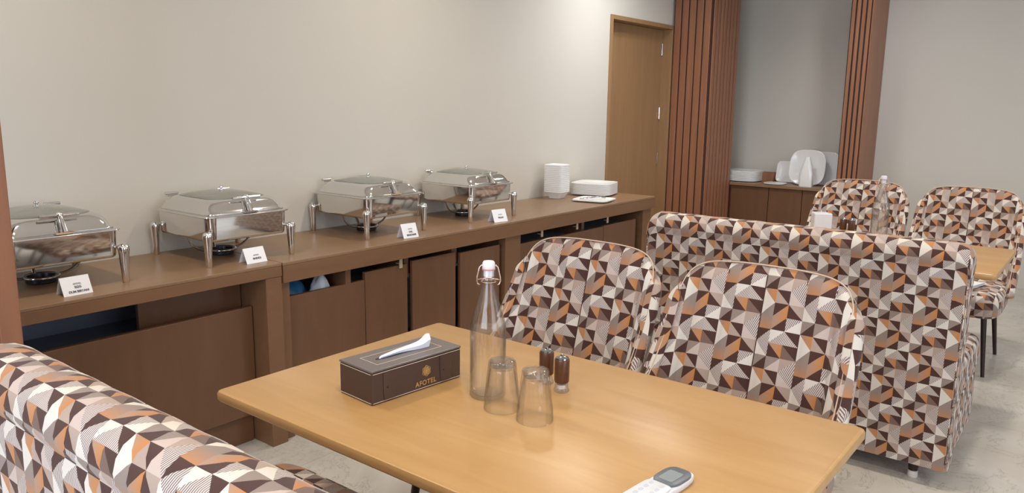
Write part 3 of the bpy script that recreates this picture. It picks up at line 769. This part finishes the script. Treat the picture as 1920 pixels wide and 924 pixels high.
for i in range(3):
    b = MB(); nx = 12; sh = i * .012
    rings = [[(-.12 + sh, -.14 + .28 * k / nx, .0015 + i * .006 + .0035 * (1 + math.sin(k * 1.1 + i))), (.12 - sh, -.14 + .28 * k / nx, .0015 + i * .006 + .0035 * (1 + math.sin(k * 1.1 + i + .8))),
              (.12 - sh, -.14 + .28 * k / nx, .003 + i * .006 + .0035 * (1 + math.sin(k * 1.1 + i + .8))), (-.12 + sh, -.14 + .28 * k / nx, .003 + i * .006 + .0035 * (1 + math.sin(k * 1.1 + i)))] for k in range(nx + 1)]
    b.loops(rings); b.build('sheet', 'white_paper', r)
tag(r, 'folded pale papers lying on the seat of the right-hand far chair', 'papers')

# ------------------------------------------------------------------ tissue box
r = empty('tissue_box', (1.243, 1.296, TZ), math.radians(-5)); hx, hy = .135, .061
MB().box(-hx, hx, -hy, hy, 0, .0745).build('box_body', 'leather', r, bevel=.003, bseg=3)
lid = MB(); lid.box(-hx - .001, hx + .001, -hy - .001, hy + .001, .0750, .0805); lid = lid.build('lid', 'leather_top_sheen', r, bevel=.0022, bseg=3)
st = MB(); zz = .0809
for (x0, x1, y0, y1) in ((-.098, .098, -.033, -.0318), (-.098, .098, .0318, .033), (-.098, -.0968, -.0318, .0318), (.0968, .098, -.0318, .0318)): st.box(x0, x1, y0, y1, .0806, zz)
st.build('stitching', 'stitch', lid)
st = MB()
for z in (.0035, .0715):
    st.box(-hx + .003, hx - .003, -hy - .0009, -hy - .0001, z, z + .0011); st.box(-hx - .0009, -hx - .0001, -hy + .003, hy - .003, z, z + .0011)
st.build('edge_stitching', 'stitch', r)
sl = MB().superloft([(.078, .009, .0806, 2.6), (.078, .009, .0810, 2.6)], seg=40).build('slot', 'burner', lid)
for x in (-.085, .085):
    t_ = MB(); t_.superloft([(.016, .0012, .006, 3), (.018, .0014, .02, 3), (.019, .0014, .07, 3)], seg=24, c=(x, -hy - .0012)); s_ = t_.build('strap', 'leather', r, smooth='auto')
    MB().lathe([(.003, 0), (.002, .001)], 12, (0, 0, 0)).build('stud', 'darkmetal', s_).matrix_local = Matrix.Translation((x - .008, -hy - .0026, .035)) @ Matrix.Rotation(math.radians(90), 4, 'X')
# tissue tuft rising from the slot
b = MB(); N = 24; rings = []
for k in range(N + 1):
    t = k / N; x = -.068 + .142 * t; hgt = .006 + .016 * (t ** 1.6) + .010 * math.exp(-((t - .97) / .10) ** 2); y = .004 * math.sin(t * 5) - .002
    wdt = .004 + .011 * t + .002 * math.sin(9 * t)
    rings.append([(x, y - wdt * .5, .0812), (x + .002, y - wdt * .75, .0812 + hgt * .6), (x + .005, y - wdt * .2, .0812 + hgt), (x + .005, y + wdt * .3, .0812 + hgt * .96), (x + .002, y + wdt * .7, .0812 + hgt * .5), (x, y + wdt * .5, .0812)])
b.loops(rings); b.build('tissue', 'tissue', r, smooth='auto')
def face(x, z, extra=.0005): return Matrix.Translation((x, -hy - extra, z)) @ Matrix.Rotation(math.radians(90), 4, 'X')
text_mesh('lettering', 'AFOTEL', .0165, 'gold', r, face(.022, .0155), .00035, 1.12)
lg = MB()
cx, cz = .024, .0435
def ring(px, pz, rr, w=.00045):
    lg.tube([(px + rr * math.cos(a), -hy - .0004, pz + rr * math.sin(a)) for a in [2 * math.pi * i / 24 for i in range(24)]], w, 6, closed=True)
ring(cx, cz, .0032)
for k in range(6):
    a = math.pi / 3 * k + math.pi / 6; ring(cx + .0078 * math.cos(a), cz + .0078 * math.sin(a), .0052, .0006); ring(cx + .0050 * math.cos(a + .52), cz + .0050 * math.sin(a + .52), .0042, .0004)
    ring(cx + .0078 * math.cos(a), cz + .0078 * math.sin(a), .0024, .0004)
lg.build('emblem', 'gold', r, smooth=True)
tag(r, 'dark brown leatherette tissue box with gold lettering and a white tissue', 'tissue box')

# ------------------------------------------------------------------ remote control
r = empty('remote_control', (1.150, .566, TZ), math.radians(-6))
MB().superloft([(.088, .024, .0, 5), (.091, .027, .004, 5), (.092, .028, .011, 5), (.091, .027, .014, 5)], seg=56).build('case', 'white_plastic', r, smooth='auto')
MB().superloft([(.052, .0255, .0142, 7), (.052, .0255, .0185, 7), (.050, .0235, .0195, 7)], seg=48, c=(-.0405, 0)).build('keypad_cover', 'white_plastic', r, smooth='auto')
bz = MB().superloft([(.037, .0255, .0142, 3.2), (.037, .0255, .018, 3.2), (.034, .0230, .0195, 3.2)], seg=48, c=(.0485, 0)).build('bezel', 'grey_plastic', r, smooth='auto')
MB().superloft([(.021, .0145, .0196, 8), (.021, .0145, .0200, 8)], seg=32, c=(.0435, 0)).build('screen', 'lcd', bz)
for x in (-.002, -.018, -.034, -.050):
    for y in (-.011, .011): MB().superloft([(.005, .0035, .0196, 3), (.0045, .003, .0206, 3)], seg=20, c=(x, y)).build('button', 'button', r)
tag(r, 'white air-conditioner remote with a grey screen at the front table edge', 'remote control')

# ------------------------------------------------------------------ ceiling downlights
def downlight(x, y, power, color, label):
    r = empty('downlight', (x, y, CZ))
    MB().lathe([(.085, -.001), (.105, -.001), (.108, -.006), (.105, -.010), (.088, -.010), (.085, -.006)], 32, cap0=False, cap1=False).build('trim_ring', 'white_plastic', r, smooth='auto')
    MB().lathe([(.001, -.004), (.0845, -.004), (.0845, -.002), (.001, -.002)], 32).build('diffuser', 'lamp', r)
    l = bpy.data.lights.new('downlight_lamp', 'AREA'); l.shape = 'DISK'; l.size = .17; l.energy = power; l.color = color; l.spread = math.radians(150)
    o = bpy.data.objects.new('downlight_lamp', l); COL.objects.link(o); o.parent = r; o.location = (0, 0, -.015)
    return tag(r, label, 'ceiling light', 'round ceiling downlights')
for i, x in enumerate((-1.2, .9, 3.0, 5.0)):
    for j, y in enumerate((-1.6, .6, 2.35)):
        downlight(x, y, LAMP_POWER * (1.0 if j else .8), LAMP_COLOR, 'round ceiling downlight, %s row from the left window wall, %s from the buffet wall' % (('first', 'second', 'third', 'fourth')[i], ('third', 'second', 'nearest')[j]))
downlight(5.0, 2.6, 14, (.80, .87, 1.0), 'round white downlight in the ceiling close to the door wall')
downlight(6.3, 1.4, 8, (.95, .95, 1.0), 'round white recessed ceiling downlight near the far wall')
